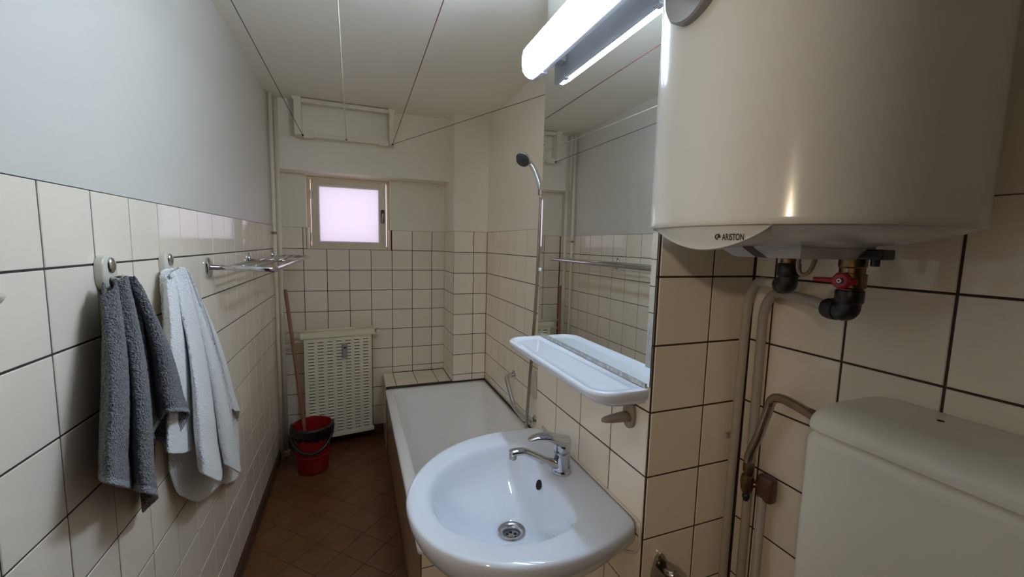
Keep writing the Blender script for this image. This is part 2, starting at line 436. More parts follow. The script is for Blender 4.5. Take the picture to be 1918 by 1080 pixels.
# wall behind the viewer, hall beyond the open door
structure(MB().box((-.1, YN-.1, -.1), (XT+.12, YN, CEIL)).build('wall_near', M['near_wall']))
structure(MB().box((-1.75, -4.75, -.12), (-.1, -2.0, -.002)).build('floor_hall', M['floor_grout']))
structure(MB().box((-1.75, -4.75, 2.5), (-.1, -2.0, 2.6)).build('ceiling_hall', M['hall']))
structure(MB().box((-1.85, -4.85, -.1), (-1.75, -1.9, 2.6)).box((-1.75, -4.85, -.1), (-.1, -4.75, 2.6)).box((-1.75, -2.0, -.1), (-.1, -1.9, 2.6)).box((-.13, -4.75, CEIL), (-.1, -2.0, 2.6)).box((-.13, -4.75, -.1), (-.1005, YN-.1, 2.6)).build('wall_hall', M['hall']))
dj = structure(MB().box((-.115, DOOR0, 0), (.012, DOOR0+.012, DOORH)).box((-.115, DOOR1-.035, 0), (.012, DOOR1, DOORH)).box((-.115, DOOR0+.012, DOORH-.035), (.012, DOOR1-.035, DOORH)).build('door_1', M['wood_door']))
MB().box((.0005, DOOR1, 0), (.014, DOOR1+.065, DOORH+.06)).build('architrave', M['wood_door'], dj)
MB().box((.0005, DOOR0-.065, 0), (.014, DOOR0, DOORH+.06)).build('architrave', M['wood_door'], dj)

# ------------------------------------------------------------------ window
wn = bpy.data.objects.new('window_1', None); COL.objects.link(wn); wn.location = ((WX0+WX1)/2, .06, WZ0); structure(wn)
fy0, fy1 = .05, .11
def frame_box(x0, x1, z0, z1, w, y0, y1, name, m, r=.003):
    b = MB()
    b.rbox((x0, y0, z0), (x0+w, y1, z1), r, 2); b.rbox((x1-w, y0, z0), (x1, y1, z1), r, 2)
    b.rbox((x0+w, y0, z1-w), (x1-w, y1, z1), r, 2); b.rbox((x0+w, y0, z0), (x1-w, y1, z0+w), r, 2)
    return b.build(name, m, wn)
frame_box(WX0+.001, WX1-.001, WZ0+.001, WZ1-.002, .022, .080, .125, 'outer_frame', M['win_paint'])
sx0, sx1, sz0, sz1 = .214, .726, 1.4465, 1.943
frame_box(sx0, sx1, sz0, sz1, .05, .028, .074, 'sash', M['win_paint'])
frame_box(sx0+.043, sx1-.043, sz0+.043, sz1-.043, .011, .022, .036, 'glazing_bead', M['bead'], .002)
MB().box((sx0+.04, .045, sz0+.035), (sx1-.04, .049, sz1-.04)).build('pane', M['pane'], wn)
for z in (1.53, 1.83): MB().lathe([(.006, -.03), (.006, .03)], (sx0-.007, .03, z), seg=10).build('hinge', M['win_paint'], wn, auto=.6)
hb = MB().rbox((.689, .014, 1.645), (.715, .029, 1.745), .007, 3).build('handle', M['black'], wn)
MB().tube(rounded_path([(.702, .016, 1.712), (.702, -.014, 1.712), (.700, -.020, 1.640)], .014), [.0075]*9).build('lever', M['chrome_dull'], hb, smooth=True)

# ------------------------------------------------------------------ ledge and bathtub
TX0, TX1, TY0, TY1, TZ = .686, XT-.004, YP+.004, -DE-.003, .474
lg = structure(MB().box((.694, -DE, 0), (XE+.006, .004, LEDGE_Z-.003)).build('trim_2', M['grout']))
lay_tiles(lg, (0, 0, LEDGE_Z), (1, 0, 0), (0, 1, 0), lines(.692, XE, 1.0424*P), [-DE+.03, -.16, -.002], M['tile'])
lay_tiles(lg, (.692, 0, 0), (0, -1, 0), (0, 0, 1), [.002, .155, DE-.03], [LEDGE_Z-.002]+[z for z in ROWS if z < LEDGE_Z-.03]+[.002], M['tile'])

tub = thing('bathtub', 'long white enamelled bathtub behind the wash basin', 'bathtub', (.71, TY0, 0))
def rrect(x0, x1, y0, y1, r, z, n=12):
    r = min(r, (x1-x0)/2-.001, (y1-y0)/2-.001); out = []
    for cx, cy, a0 in ((x1-r, y1-r, 0), (x0+r, y1-r, PI/2), (x0+r, y0+r, PI), (x1-r, y0+r, 1.5*PI)):
        for k in range(n): a = a0+PI/2*k/(n-1); out.append(Vector((cx+r*math.cos(a), cy+r*math.sin(a), z)))
    return out
rings = [rrect(TX0+.006, TX1-.006, TY0+.006, TY1-.006, .02, TZ-.034), rrect(TX0, TX1, TY0, TY1, .025, TZ-.03), rrect(TX0, TX1, TY0, TY1, .025, TZ-.008), rrect(TX0+.006, TX1-.006, TY0+.006, TY1-.006, .025, TZ),
         rrect(TX0+.045, TX1-.04, TY0+.05, TY1-.045, .06, TZ+.001), rrect(TX0+.056, TX1-.05, TY0+.06, TY1-.06, .08, TZ-.006),
         rrect(TX0+.066, TX1-.06, TY0+.075, TY1-.10, .10, TZ-.05), rrect(TX0+.085, TX1-.078, TY0+.12, TY1-.20, .13, TZ-.18),
         rrect(TX0+.105, TX1-.098, TY0+.16, TY1-.31, .15, TZ-.32), rrect(TX0+.14, TX1-.13, TY0+.21, TY1-.39, .15, TZ-.375), rrect(TX0+.22, TX1-.21, TY0+.32, TY1-.5, .12, TZ-.392)]
MB().loops(rings, True, False, True).build('basin', M['enamel'], tub, smooth=True)
MB().box((TX0+.02, TY0+.012, 0), (TX1, TY1, .05)).build('plinth', M['grout'], tub)
ap = MB().box((.6995, TY0+.02, 0), (.73, -DE, TZ-.036)).box((.70, TY0+.0195, 0), (XM+.1, TY0+.05, TZ-.036)).build('apron', M['grout'], tub)
zr = [z for z in ROWS if z < TZ-.05]
tb = Vector(tub.location)
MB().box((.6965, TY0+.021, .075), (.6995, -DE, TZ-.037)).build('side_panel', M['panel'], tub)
lay_tiles(ap, (.697, 0, 0), (0, -1, 0), (0, 0, 1), lines(DE, -TY0-.02, 2.3*P), [.073, .002], M['skirt'], name='skirting_tile', base=tb)
lay_tiles(ap, (0, TY0+.017, 0), (1, 0, 0), (0, 0, 1), [.70, .70+P, .70+2*P, XM+.09], [TZ-.037]+zr+[.002], M['tile'], base=tb)
MB().tube([(TX0+.1, TY1+.002, TZ+.003), (TX1-.02, TY1+.002, TZ+.003)], .004, 6).tube([(TX1-.0025, TY1-.004, TZ+.004), (TX1-.0025, TY0+.02, TZ+.004)], .006, 6).build('seal', M['mould'], tub)

# ------------------------------------------------------------------ wash basin
SZ = .873
basin = thing('wash_basin', 'white D-shaped ceramic wash basin fixed below the mirror', 'sink', (XM, -2.30, SZ))
def closed2(pts, n): return crom([(x, y, 0) for x, y in pts], n, True)
out_pts = [(1.109, -2.30), (1.109, -2.16), (1.1085, -2.045), (1.098, -2.018), (1.06, -2.007), (1.003, -2.003), (.886, -2.010), (.767, -2.056), (.671, -2.145), (.617, -2.255), (.611, -2.36),
           (.636, -2.447), (.69, -2.519), (.755, -2.564), (.823, -2.590), (.914, -2.598), (1.003, -2.586), (1.07, -2.566), (1.098, -2.553), (1.1085, -2.53), (1.109, -2.44)]
in_pts = [(.992, -2.30), (.994, -2.20), (.992, -2.14), (.975, -2.108), (.93, -2.096), (.86, -2.100), (.78, -2.130), (.712, -2.188), (.672, -2.262), (.662, -2.335), (.680, -2.41), (.722, -2.468), (.785, -2.510), (.86, -2.528), (.925, -2.520), (.972, -2.498), (.990, -2.455), (.993, -2.39)]
CB = Vector((.865, -2.305, 0)); NS = 96
def polar(pts):
    c = closed2(pts, 900); ang = [(math.atan2(p.y-CB.y, p.x-CB.x), (p-CB).length) for p in c]; ang.sort(); res = []
    import bisect
    keys = [a for a, _ in ang]
    for k in range(NS):
        a = -PI+2*PI*(k+.5)/NS; i = bisect.bisect(keys, a) % len(ang); j = i-1
        res.append((ang[i][1]+ang[j][1])/2)
    return res
RO, RI = polar(out_pts), polar(in_pts)
ANG = [-PI+2*PI*(k+.5)/NS for k in range(NS)]
DR = Vector((.884, -2.315, 0))
def ring(rad, z, shift=0.0, pin=False):
    out = []
    for k, a in enumerate(ANG):
        p = CB+Vector((math.cos(a), math.sin(a), 0))*rad[k]+(DR-CB)*shift
        if pin and CB.x+math.cos(a)*RO[k] > 1.095: p.x = max(p.x, 1.03 if z < .8 else 1.106)
        p.x = min(p.x, 1.1085); p.z = z(p) if callable(z) else z; out.append(p)
    return out
sc = lambda R, f: [r*f for r in R]
of = lambda R, d: [max(.01, r+d) for r in R]
mixr = lambda A, B, t: [a*(1-t)+b*t for a, b in zip(A, B)]
rings = [ring(sc(RO, .10), SZ-.20, 0), ring(sc(RO, .35), SZ-.197), ring(sc(RO, .6), SZ-.168), ring(sc(RO, .80), SZ-.12, 0, True), ring(sc(RO, .93), SZ-.072, 0, True), ring(of(RO, -.004), SZ-.038, 0, True),
         ring(RO, SZ-.022), ring(RO, SZ-.010), ring(of(RO, -.003), SZ-.003), ring(of(RO, -.012), SZ), ring(mixr(RO, RI, .5), SZ+.0005), ring(of(RI, .006), SZ), ring(of(RI, -.003), SZ-.004),
         ring(of(RI, -.012), SZ-.018, .03), ring(sc(RI, .88), SZ-.055, .1), ring(sc(RI, .76), SZ-.088, .25), ring(sc(RI, .58), SZ-.112, .5), ring(sc(RI, .38), SZ-.124, .8), ring([.045]*NS, SZ-.131, 1), ring([.030]*NS, SZ-.134, 1), ring([.029]*NS, SZ-.16, 1)]
bd = MB().loops(rings, True, True, False).build('bowl', M['ceramic'], basin, smooth=True)
sb = bd.modifiers.new('sub', 'SUBSURF'); sb.levels = 1; sb.render_levels = 1
dr = MB().lathe([(.020, -.150), (.0205, -.139), (.024, -.1335), (.030, -.1305), (.0355, -.1300), (.0375, -.1325)], (DR.x, DR.y, SZ), seg=40, caps=False).build('drain', M['steel'], basin, auto=.7)
MB().lathe([(.0205, -.1485), (.0205, -.1465)], (DR.x, DR.y, SZ), seg=32).build('strainer', M['steel'], dr, auto=.6)
for k in range(6):
    a = k*PI/3+.3
    MB().lathe([(.0042, -.1464), (.0042, -.1460)], (DR.x+.0125*math.cos(a), DR.y+.0125*math.sin(a), SZ), seg=12).build('strainer_hole', M['dark'], dr)
MB().lathe([(.005, -.1464), (.005, -.1455)], (DR.x, DR.y, SZ), seg=12).build('strainer_screw', M['chrome_dull'], dr)
ov = at(1011, 911, 2, SZ-.045)
MB().lathe([(.0, -.0005), (.0135, -.0005), (.0135, .0015)], (ov.x-.003, ov.y, ov.z+.006), axis=(-.93, 0, .35), seg=20).build('overflow_hole', M['dark'], basin)
MB().tube([(XM-.001, -2.025, SZ+.001), (XM-.001, -2.55, SZ+.001)], .0045, 6).tube(crom([(XM-.001, -2.55, SZ), (XM-.001, -2.556, .83), (XM-.001, -2.54, .79), (XM-.001, -2.50, .765)], 10), .004, 6).build('silicone_seam', M['silicone'], basin, smooth=True)

# mixer tap
tap = thing('basin_tap', 'chrome single lever tap standing on the wash basin', 'tap', (1.034, -2.301, SZ+.0015))
fx_, fy_ = 1.036, -2.301
MB().lathe([(.027, .001), (.0275, .005), (.0255, .009), (.0245, .012), (.0235, .030), (.0235, .056), (.0242, .057), (.0242, .060), (.0235, .061)], (fx_, fy_, SZ), seg=32).build('body', M['chrome'], tap, auto=.7)
sp = crom([(fx_-.012, fy_, SZ+.023), (fx_-.045, fy_, SZ+.038), (fx_-.085, fy_, SZ+.062), (fx_-.115, fy_, SZ+.078), (fx_-.14, fy_, SZ+.081), (fx_-.156, fy_, SZ+.079)], 20)
rings = []
for i, p in enumerate(sp):
    t = (sp[min(i+1, 19)]-sp[max(i-1, 0)]).normalized(); up = Vector((0, 1, 0)).cross(t)*-1
    w = .0165-.004*i/19; h = .0125-.0045*i/19
    if i == 19: w *= .7; h *= .6
    rings.append([p+Vector((0, 1, 0))*w*math.cos(a)+up*h*math.sin(a) for a in [2*PI*k/16 for k in range(16)]])
spo = MB().loops(rings, True, True, True).build('spout', M['chrome'], tap, smooth=True)
MB().lathe([(.0105, .0), (.0105, -.012), (.009, -.014)], (fx_-.147, fy_, SZ+.076), axis=(.12, 0, 1), seg=20).build('aerator', M['chrome_dull'], spo, auto=.6)
lv = crom([(fx_+.010, fy_, SZ+.083), (fx_-.018, fy_, SZ+.098), (fx_-.05, fy_, SZ+.111), (fx_-.08, fy_, SZ+.113), (fx_-.104, fy_, SZ+.108)], 18)
rings = []
for i, p in enumerate(lv):
    t = (lv[min(i+1, 17)]-lv[max(i-1, 0)]).normalized(); up = Vector((0, 1, 0)).cross(t)*-1
    f = i/17; w = .0235*(1-f)**.8+.0085; h = .017*(1-f)**1.6+.0042
    if i == 17: w *= .6; h *= .6
    rings.append([p+Vector((0, 1, 0))*min(w, .0245)*math.cos(a)+up*h*math.sin(a) for a in [2*PI*k/16 for k in range(16)]])
le = MB().loops(rings, True, True, True).build('lever', M['chrome'], tap, smooth=True)
MB().lathe([(.0235, .0605), (.0237, .072), (.0235, .082), (.021, .092), (.014, .099), (.0, .101)], (fx_, fy_, SZ), seg=32).build('cartridge_cap', M['chrome'], le, smooth=True)

# ------------------------------------------------------------------ mirror, shelf, soap holder
mir = thing('wall_mirror', 'tall rectangular mirror on the pillar above the wash basin', 'mirror', (XM, -2.26, 1.197))
my0, my1, mz0, mz1 = -2.5585, -1.9635, 1.197, 2.335
def vrect(x, y0, y1, z0, z1): return [Vector((x, y0, z0)), Vector((x, y1, z0)), Vector((x, y1, z1)), Vector((x, y0, z1))]
bw = .016
MB().loops([vrect(XM-.0032, my0, my1, mz0, mz1), vrect(XM-.0042, my0+bw, my1-bw*.7, mz0+.001, mz1-bw)], True, False, False).build('bevel', M['mirror'], mir)
MB().add(vrect(XM-.0042, my0+bw, my1-bw*.7, mz0+.001, mz1-bw), [(0, 1, 2, 3)]).build('glass_face', M['mirror'], mir)
MB().loops([vrect(XM-.0003, my0, my1, mz0, mz1), vrect(XM-.0032, my0, my1, mz0, mz1)], True, True, False).build('glass_edge', M['glass_edge'], mir)
MB().rbox((XM-.0085, -1.975, Z0-.028), (XM-.0005, -1.9625, Z0-.016), .002, 2).build('clip', M['white_plastic'], mir)

shelf = thing('mirror_shelf', 'white ceramic shelf with rounded corners below the mirror', 'shelf', (XM, -2.26, 1.165))
def shelf_ring(x0, y0, y1, r, z, xb=XM-.001, n=10):
    out = [Vector((xb, y0, z)), Vector((xb, y1, z))]
    for cx, cy, a0 in ((x0+r, y1-r, PI/2), (x0+r, y0+r, PI)):
        for k in range(n): a = a0+PI/2*k/(n-1); out.append(Vector((cx+r*math.cos(a), cy+r*math.sin(a), z)))
    return out
y0, y1, x0 = -2.556, -1.985, .972
rings = [shelf_ring(x0+.055, y0+.03, y1-.03, .03, 1.152), shelf_ring(x0+.028, y0+.012, y1-.012, .045, 1.157), shelf_ring(x0+.008, y0+.003, y1-.003, .052, 1.170), shelf_ring(x0, y0, y1, .055, 1.183), shelf_ring(x0+.002, y0+.002, y1-.002, .055, 1.1905), shelf_ring(x0+.008, y0+.008, y1-.008, .05, 1.193),
         shelf_ring(x0+.014, y0+.014, y1-.014, .045, 1.191, XM-.004), shelf_ring(x0+.020, y0+.02, y1-.02, .04, 1.1865, XM-.020), shelf_ring(x0+.04, y0+.04, y1-.04, .03, 1.186, XM-.03)]
MB().loops(rings, True, True, True).build('shelf_board', M['ceramic'], shelf, auto=.9)
MB().box((XM-.0065, my0+.01, mz0-.004), (XM-.0003, my1-.01, mz0+.006)).build('worn_strip', M['silver_wear'], shelf)

soap = thing('soap_holder', 'small tan plastic soap holder arm on the tiles below the shelf', 'soap holder', (XM, -2.495, 1.11))
def egg(cy, cz, a, bt, bb, n=24, p=2.4):
    out = []
    for k in range(n):
        t = 2*PI*k/n; c, s_ = math.cos(t), math.sin(t)
        out.append((cy+a*math.copysign(abs(c)**(2/p), c), cz+(bt if s_ > 0 else bb)*math.copysign(abs(s_)**(2/p), s_)))
    return out
e1 = egg(-2.497, 1.112, .021, .033, .033)
e2 = egg(-2.497, 1.112, .017, .028, .028)
MB().loops([[Vector((XM-.0005, y, z)) for y, z in e1], [Vector((XM-.008, y, z)) for y, z in e1], [Vector((XM-.011, y, z)) for y, z in e2]], True, True, True).build('wall_plate', M['tan'], soap, auto=.7)
arm = [(XM-.008, .0175, .012), (XM-.03, .0165, .0105), (XM-.055, .014, .0085), (XM-.072, .010, .0065), (XM-.080, .004, .004)]
MB().loops([[Vector((x, -2.497+w*math.cos(2*PI*k/16), 1.108+h*math.sin(2*PI*k/16)-(XM-x)*.02)) for k in range(16)] for x, w, h in arm], True, True, True).build('arm', M['tan'], soap, smooth=True)

# ------------------------------------------------------------------ fluorescent lamp in front of the mirror
lamp = thing('fluorescent_lamp', 'lit white fluorescent batten lamp mounted over the mirror top', 'lamp', (1.071, -2.26, 2.047))
ly0, ly1 = -2.565, -1.958
def prof_ring(prof, y): return [Vector((x, y, z)) for x, z in prof]
dif = [(1.056, 2.046), (1.044, 2.0445), (1.030, 2.051), (1.020, 2.064), (1.016, 2.085), (1.016, 2.112), (1.020, 2.130), (1.030, 2.142), (1.044, 2.148), (1.056, 2.147)]
cen = (1.050, 2.097)
shr = lambda f: [(cen[0]+(x-cen[0])*f, cen[1]+(z-cen[1])*f) for x, z in dif]
MB().loops([prof_ring(shr(.985), ly0+.04), prof_ring(dif, ly0+.041), prof_ring(dif, ly1-.035), prof_ring(shr(.985), ly1-.034)], True, True, True).build('diffuser', M['lamp'], lamp, auto=.6)
MB().loops([prof_ring(dif, ly1-.0345), prof_ring(dif, ly1-.014), prof_ring(shr(.9), ly1-.004), prof_ring(shr(.7), ly1)], True, False, True).build('end_cap', M['lamp_end'], lamp, smooth=True)
MB().loops([prof_ring(dif, ly0+.0405), prof_ring(dif, ly0+.014), prof_ring(shr(.9), ly0+.004), prof_ring(shr(.7), ly0)], True, False, True).build('end_cap', M['lamp_end'], lamp, smooth=True)
MB().rbox((1.056, ly0+.006, 2.044), (1.072, ly1-.004, 2.148), .004, 2).build('base_plate', M['lamp_base'], lamp, auto=.6)
for y in (-2.03, -2.47):
    MB().rbox((1.0535, y-.012, 2.0405), (1.0745, y+.012, 2.052), .002, 2).build('clip', M['lamp_base'], lamp)
    MB().rbox((1.0722, y-.02, 2.085), (XM-.006, y+.02, 2.125), .004, 2).build('mounting_bracket', M['lamp_base'], lamp)

# ------------------------------------------------------------------ water heater
HX, HY, HR, HZ = 1.158, -2.803, .2125, 1.5365
heater = thing('water_heater', 'large white cylindrical electric water heater hung on the tiled wall', 'water heater', (HX, HY, HZ))
HTOP = 2.29
MB().lathe([(HR-.016, .010), (HR-.006, .0015), (HR-.001, .0), (HR+.0008, .003), (HR, .009), (HR, .40), (HR, HTOP-HZ-.02), (HR-.006, HTOP-HZ-.004), (HR-.02, HTOP-HZ)], (HX, HY, HZ), seg=128).build('shell', M['heater'], heater, auto=.9)
domeP = [(HR-.006, .002), (.202, -.002), (.188, -.008), (.165, -.0145), (.135, -.020), (.095, -.0245), (.05, -.027), (.0, -.028)]
MB().lathe(domeP, (HX, HY, HZ), seg=128).build('bottom_cap', M['heater_cap'], heater, smooth=True)
MB().lathe([(HR-.02, HTOP-HZ), (.15, HTOP-HZ+.015), (.0, HTOP-HZ+.03)], (HX, HY, HZ), seg=64).build('top_cap', M['heater_cap'], heater, smooth=True)
# temperature gauge on the shell
ga = math.radians(176.5)
gd = Vector((math.cos(ga), math.sin(ga), 0)); gc = Vector((HX, HY, 1.867))+gd*(HR-.004)
gg = MB().lathe([(.050, 0), (.050, .014), (.047, .0165), (.044, .0150), (.0, .0150)], gc, axis=gd, seg=40).build('gauge', M['grey_plastic'], heater, auto=.6)
MB().lathe([(.018, .0148), (.018, .022), (.015, .024)], gc, axis=gd, seg=24).build('gauge_hub', M['lamp_base'], gg, auto=.6)
# under-cover with purple stripe
cvx, cvy = 1.165, -2.80
def trap(x0, x1, y0, y1, z): return [Vector((x0, y0, z)), Vector((x1, y0, z)), Vector((x1, y1, z)), Vector((x0, y1, z))]
cb = MB().loops([trap(1.085, 1.255, -2.875, -2.735, 1.517), trap(1.085, 1.255, -2.875, -2.735, 1.509), trap(1.104, 1.24, -2.862, -2.752, 1.4935)], True, True, True).build('bottom_cover', M['cover'], heater)
MB().add([(1.0848, -2.802, 1.517), (1.0848, -2.782, 1.517), (1.0848, -2.782, 1.5089), (1.0848, -2.802, 1.5089)], [(0, 1, 2, 3)]).add([(1.0847, -2.802, 1.5089), (1.0847, -2.782, 1.5089), (1.1036, -2.792, 1.4934), (1.1036, -2.812, 1.4934)], [(0, 1, 2, 3)]).build('purple_stripe', M['purple'], cb)
# lens-shaped badge panel set into the cap, with the printed brand
T0, T1 = math.radians(150), math.radians(211)
def badge_h(th):
    f = (th-T0)/(T1-T0); return .0335*max(0, math.sin(PI*f**1.35))**.8
def badge_pt(th, d, off=0.0):
    r = .2063-.10*d+off
    return Vector((HX+r*math.cos(th), HY+r*math.sin(th), HZ+.001-d))
NB = 48; ths = [T0+(T1-T0)*k/NB for k in range(NB+1)]
rows = []
for q in (0, .25, .5, .75, .93): rows.append([badge_pt(t, badge_h(t)*q) for t in ths])
rows.append([badge_pt(t, badge_h(t)*1.0, .0008) for t in ths])
rows.append([badge_pt(t, badge_h(t)*1.05, -.002) for t in ths])
rows.append([Vector((HX+.150*math.cos(t), HY+.150*math.sin(t), HZ-.017-.45*max(0, badge_h(t)-.008))) for t in ths])
bp_ = MB().loops(rows, False).build('badge_panel', M['heater_cap'], heater, auto=.7)
def text_mesh(txt, size):
    cu = bpy.data.curves.new('t', 'FONT'); cu.body = txt; cu.size = size; cu.offset = size*.022
    to = bpy.data.objects.new('t', cu); COL.objects.link(to)
    dg = bpy.context.evaluated_depsgraph_get(); me = bpy.data.meshes.new_from_object(to.evaluated_get(dg))
    bpy.data.objects.remove(to); return me
def badge_print(me, th0, d0, name, wid=None):
    k = 1.0
    if wid: k = wid/max(v.co.x for v in me.vertices)
    vs = [badge_pt(th0+v.co.x*k/.205, d0-v.co.y, .0006) for v in me.vertices]
    return MB().add(vs, [list(p.vertices) for p in me.polygons]).build(name, M['print'], bp_)
BD = .0205
badge_print(text_mesh('ARISTON', .0115), math.radians(194.6), BD, 'brand_lettering', .0272)
lg_ = bpy.data.meshes.new('emblem'); q = []; ex, ey, er = -.0062, .0040, .0040
for k in range(18):
    a = -.4+5.2*k/17; q.append((math.cos(a), math.sin(a)))
vs = []; fs = []
for k, (c_, s_) in enumerate(q):
    vs += [(ex+er*c_, ey+er*s_, 0), (ex+er*.58*c_, ey+er*.58*s_, 0)]
    if k: fs.append((2*k-2, 2*k, 2*k+1, 2*k-1))
n = len(vs); vs += [(-.0070, .0024, 0), (-.0046, .0022, 0), (-.0036, .0055, 0), (-.0034, .0088, 0), (-.0056, .0060, 0)]; fs.append(tuple(range(n, n+5)))
lg_.from_pydata(vs, [], fs); badge_print(lg_, math.radians(194.6), BD, 'brand_emblem')

# connections below the heater (cold and hot) and riser pipes in the corner
f1 = thing('elbow_fitting', 'black compression elbow with brass stub nearest the corner under the heater', 'pipe fitting', (1.243, -2.75, 1.51))
ax_, ay_ = 1.243, -2.75
MB().lathe([(.018, 1.514), (.018, 1.497), (.016, 1.494), (.016, 1.490)], (ax_, ay_, 0), seg=6).build('brass_nut', M['chrome_dull'], f1, auto=.4)
MB().lathe([(.0145, 1.491), (.0145, 1.480)], (ax_, ay_, 0), seg=20).build('brass_stub', M['brass'], f1, auto=.5)
MB().lathe([(.017, 1.483), (.0185, 1.481), (.0185, 1.461), (.017, 1.458)], (ax_, ay_, 0), seg=10).build('black_nut', M['black'], f1, auto=.4)
MB().tube(rounded_path([(ax_, ay_, 1.462), (ax_, ay_, 1.441), (ax_+.018, ay_+.024, 1.441)], .015), .0155, 14).lathe([(.0165, 0), (.0175, .010), (.0155, .018)], (ax_+.010, ay_+.0135, 1.441), axis=(.6, .8, 0), seg=12).build('black_elbow', M['black'], f1, auto=.6)
f2 = thing('valve_fitting', 'brass safety valve with red lever and black elbow under the heater', 'valve', (1.247, -2.85, 1.51))
vx, vy = 1.247, -2.85
MB().lathe([(.019, 1.512), (.019, 1.482), (.0175, 1.480), (.0175, 1.472), (.020, 1.471), (.020, 1.449), (.0165, 1.446), (.0165, 1.440)], (vx, vy, 0), seg=20).build('brass_body', M['brass'], f2, auto=.5)
MB().rbox((vx-.016, vy-.046, 1.494), (vx+.018, vy+.008, 1.510), .003, 2).build('black_relief_outlet', M['black'], f2)
MB().lathe([(.006, 0), (.006, -.010)], (vx, vy-.030, 1.494), seg=10).build('outlet_tip', M['black'], f2)
MB().lathe([(.0185, 1.445), (.0195, 1.443), (.0195, 1.426), (.018, 1.423)], (vx, vy, 0), seg=10).build('black_nut', M['black'], f2, auto=.4)
MB().tube(rounded_path([(vx, vy, 1.426), (vx, vy, 1.409), (vx+.006, vy+.026, 1.410)], .015), .0165, 14).lathe([(.0175, 0), (.0185, .012), (.0165, .021)], (vx+.003, vy+.016, 1.4095), axis=(.22, .97, .03), seg=12).build('black_elbow', M['black'], f2, auto=.6)
vd = Vector((-.80, -.05, 0)).normalized(); hub = Vector((vx, vy, 1.460))+vd*.0185
hd_ = MB().lathe([(.011, 0), (.0130, .005), (.0130, .011), (.010, .0135)], hub, axis=vd, seg=20).build('red_lever', M['valve_red'], f2, auto=.6)
side = Vector((0, 0, 1)).cross(vd).normalized()
MB().tube([hub+vd*.009+side*-.040, hub+vd*.009+side*-.012, hub+vd*.008+side*.020], [.0034, .0044, .0052], 10).build('lever_arm', M['valve_red'], hd_, smooth=True)
MB().lathe([(.0050, .0135), (.0050, .0155)], hub, axis=vd, seg=16).build('screw_washer', M['black'], hd_)
MB().lathe([(.0036, .0157), (.0036, .0162)], hub, axis=vd, seg=16).build('screw_head', M['white_plastic'], hd_)
MB().lathe([(.0016, .0163), (.0016, .0167)], hub, axis=vd, seg=10).build('screw_slot', M['black'], hd_)
wl_ = MB().tube(crom([(1.212, -2.79, 1.505), (1.212, -2.787, 1.482), (1.218, -2.789, 1.466), (1.228, -2.797, 1.472), (1.234, -2.803, 1.505)], 24), .0036, 10).build('cable_loop', mat('cream_cable', (.42, .33, .22), .5), heater, smooth=True)

pa = thing('riser_pipe', 'beige plastic pipe rising in the corner to the black elbow near the pillar', 'pipe', (1.348, -2.583, 0))
MB().tube(rounded_path([(1.350, -2.583, .0), (1.346, -2.583, .9), (1.345, -2.588, 1.33), (1.342, -2.594, 1.40), (1.325, -2.625, 1.438), (1.262, -2.724, 1.441)], .035, 10), .0100, 14).build('pipe', M['pipe_plastic'], pa, smooth=True)
for z in (1.05,): MB().box((1.336, -2.571, z), (1.358, YF-.0005, z+.012)).build('clip', M['pipe_plastic'], pa)
pb = thing('riser_pipe', 'beige plastic pipe rising in the corner to the valve with the red lever', 'pipe', (1.372, -2.61, 0))
MB().tube(rounded_path([(1.376, -2.608, .0), (1.374, -2.609, .9), (1.373, -2.609, 1.31), (1.369, -2.612, 1.375), (1.352, -2.645, 1.416), (1.30, -2.745, 1.416), (1.254, -2.822, 1.410)], .035, 10), .0100, 14).build('pipe', M['pipe_plastic'], pb, smooth=True)
MB().box((1.384, -2.617, 1.08), (XR-.0005, -2.603, 1.092)).build('clip', M['pipe_plastic'], pb)

# ------------------------------------------------------------------ cistern
cis = thing('toilet_cistern', 'pale plastic toilet cistern on the wall below the water heater', 'cistern', (1.30, -3.03, .90))
cx0_, cx1_, cyl, cyr = 1.222, XR-.001, -2.815, -3.26
body = MB().rbox((cx0_, cyr, .905), (cx1_, cyl, 1.2040), .022, 5).build('tank', M['cistern'], cis, auto=.8)
# lid: rounded top edges
def lid_ring(d, z): return rrect(cx0_-.0008+d, cx1_, cyr-.0008+d*.5, cyl+.0008-d*.5, .026, z, 8)
R_ = .046; rings = [lid_ring(.003, 1.2045), lid_ring(0, 1.2060)]
for k in range(9):
    a = PI/2*k/8; rings.append(lid_ring(R_*1.15*(1-math.cos(a)), 1.211+R_*.83*math.sin(a)))
lid = MB().loops(rings, True, True, True).build('lid', M['cistern'], cis, auto=.8)
hp = at(1762, 788, 2, 1.2492)
MB().lathe([(.0, .0), (.0045, .0), (.0045, .0006)], (hp.x, hp.y, 1.2491), seg=14).build('lid_hole', M['dark'], lid)
MB().tube([(1.31, -3.03, .906), (1.31, -3.03, .45)], .022, 16).build('flush_pipe', M['white_plastic'], cis, smooth=True)

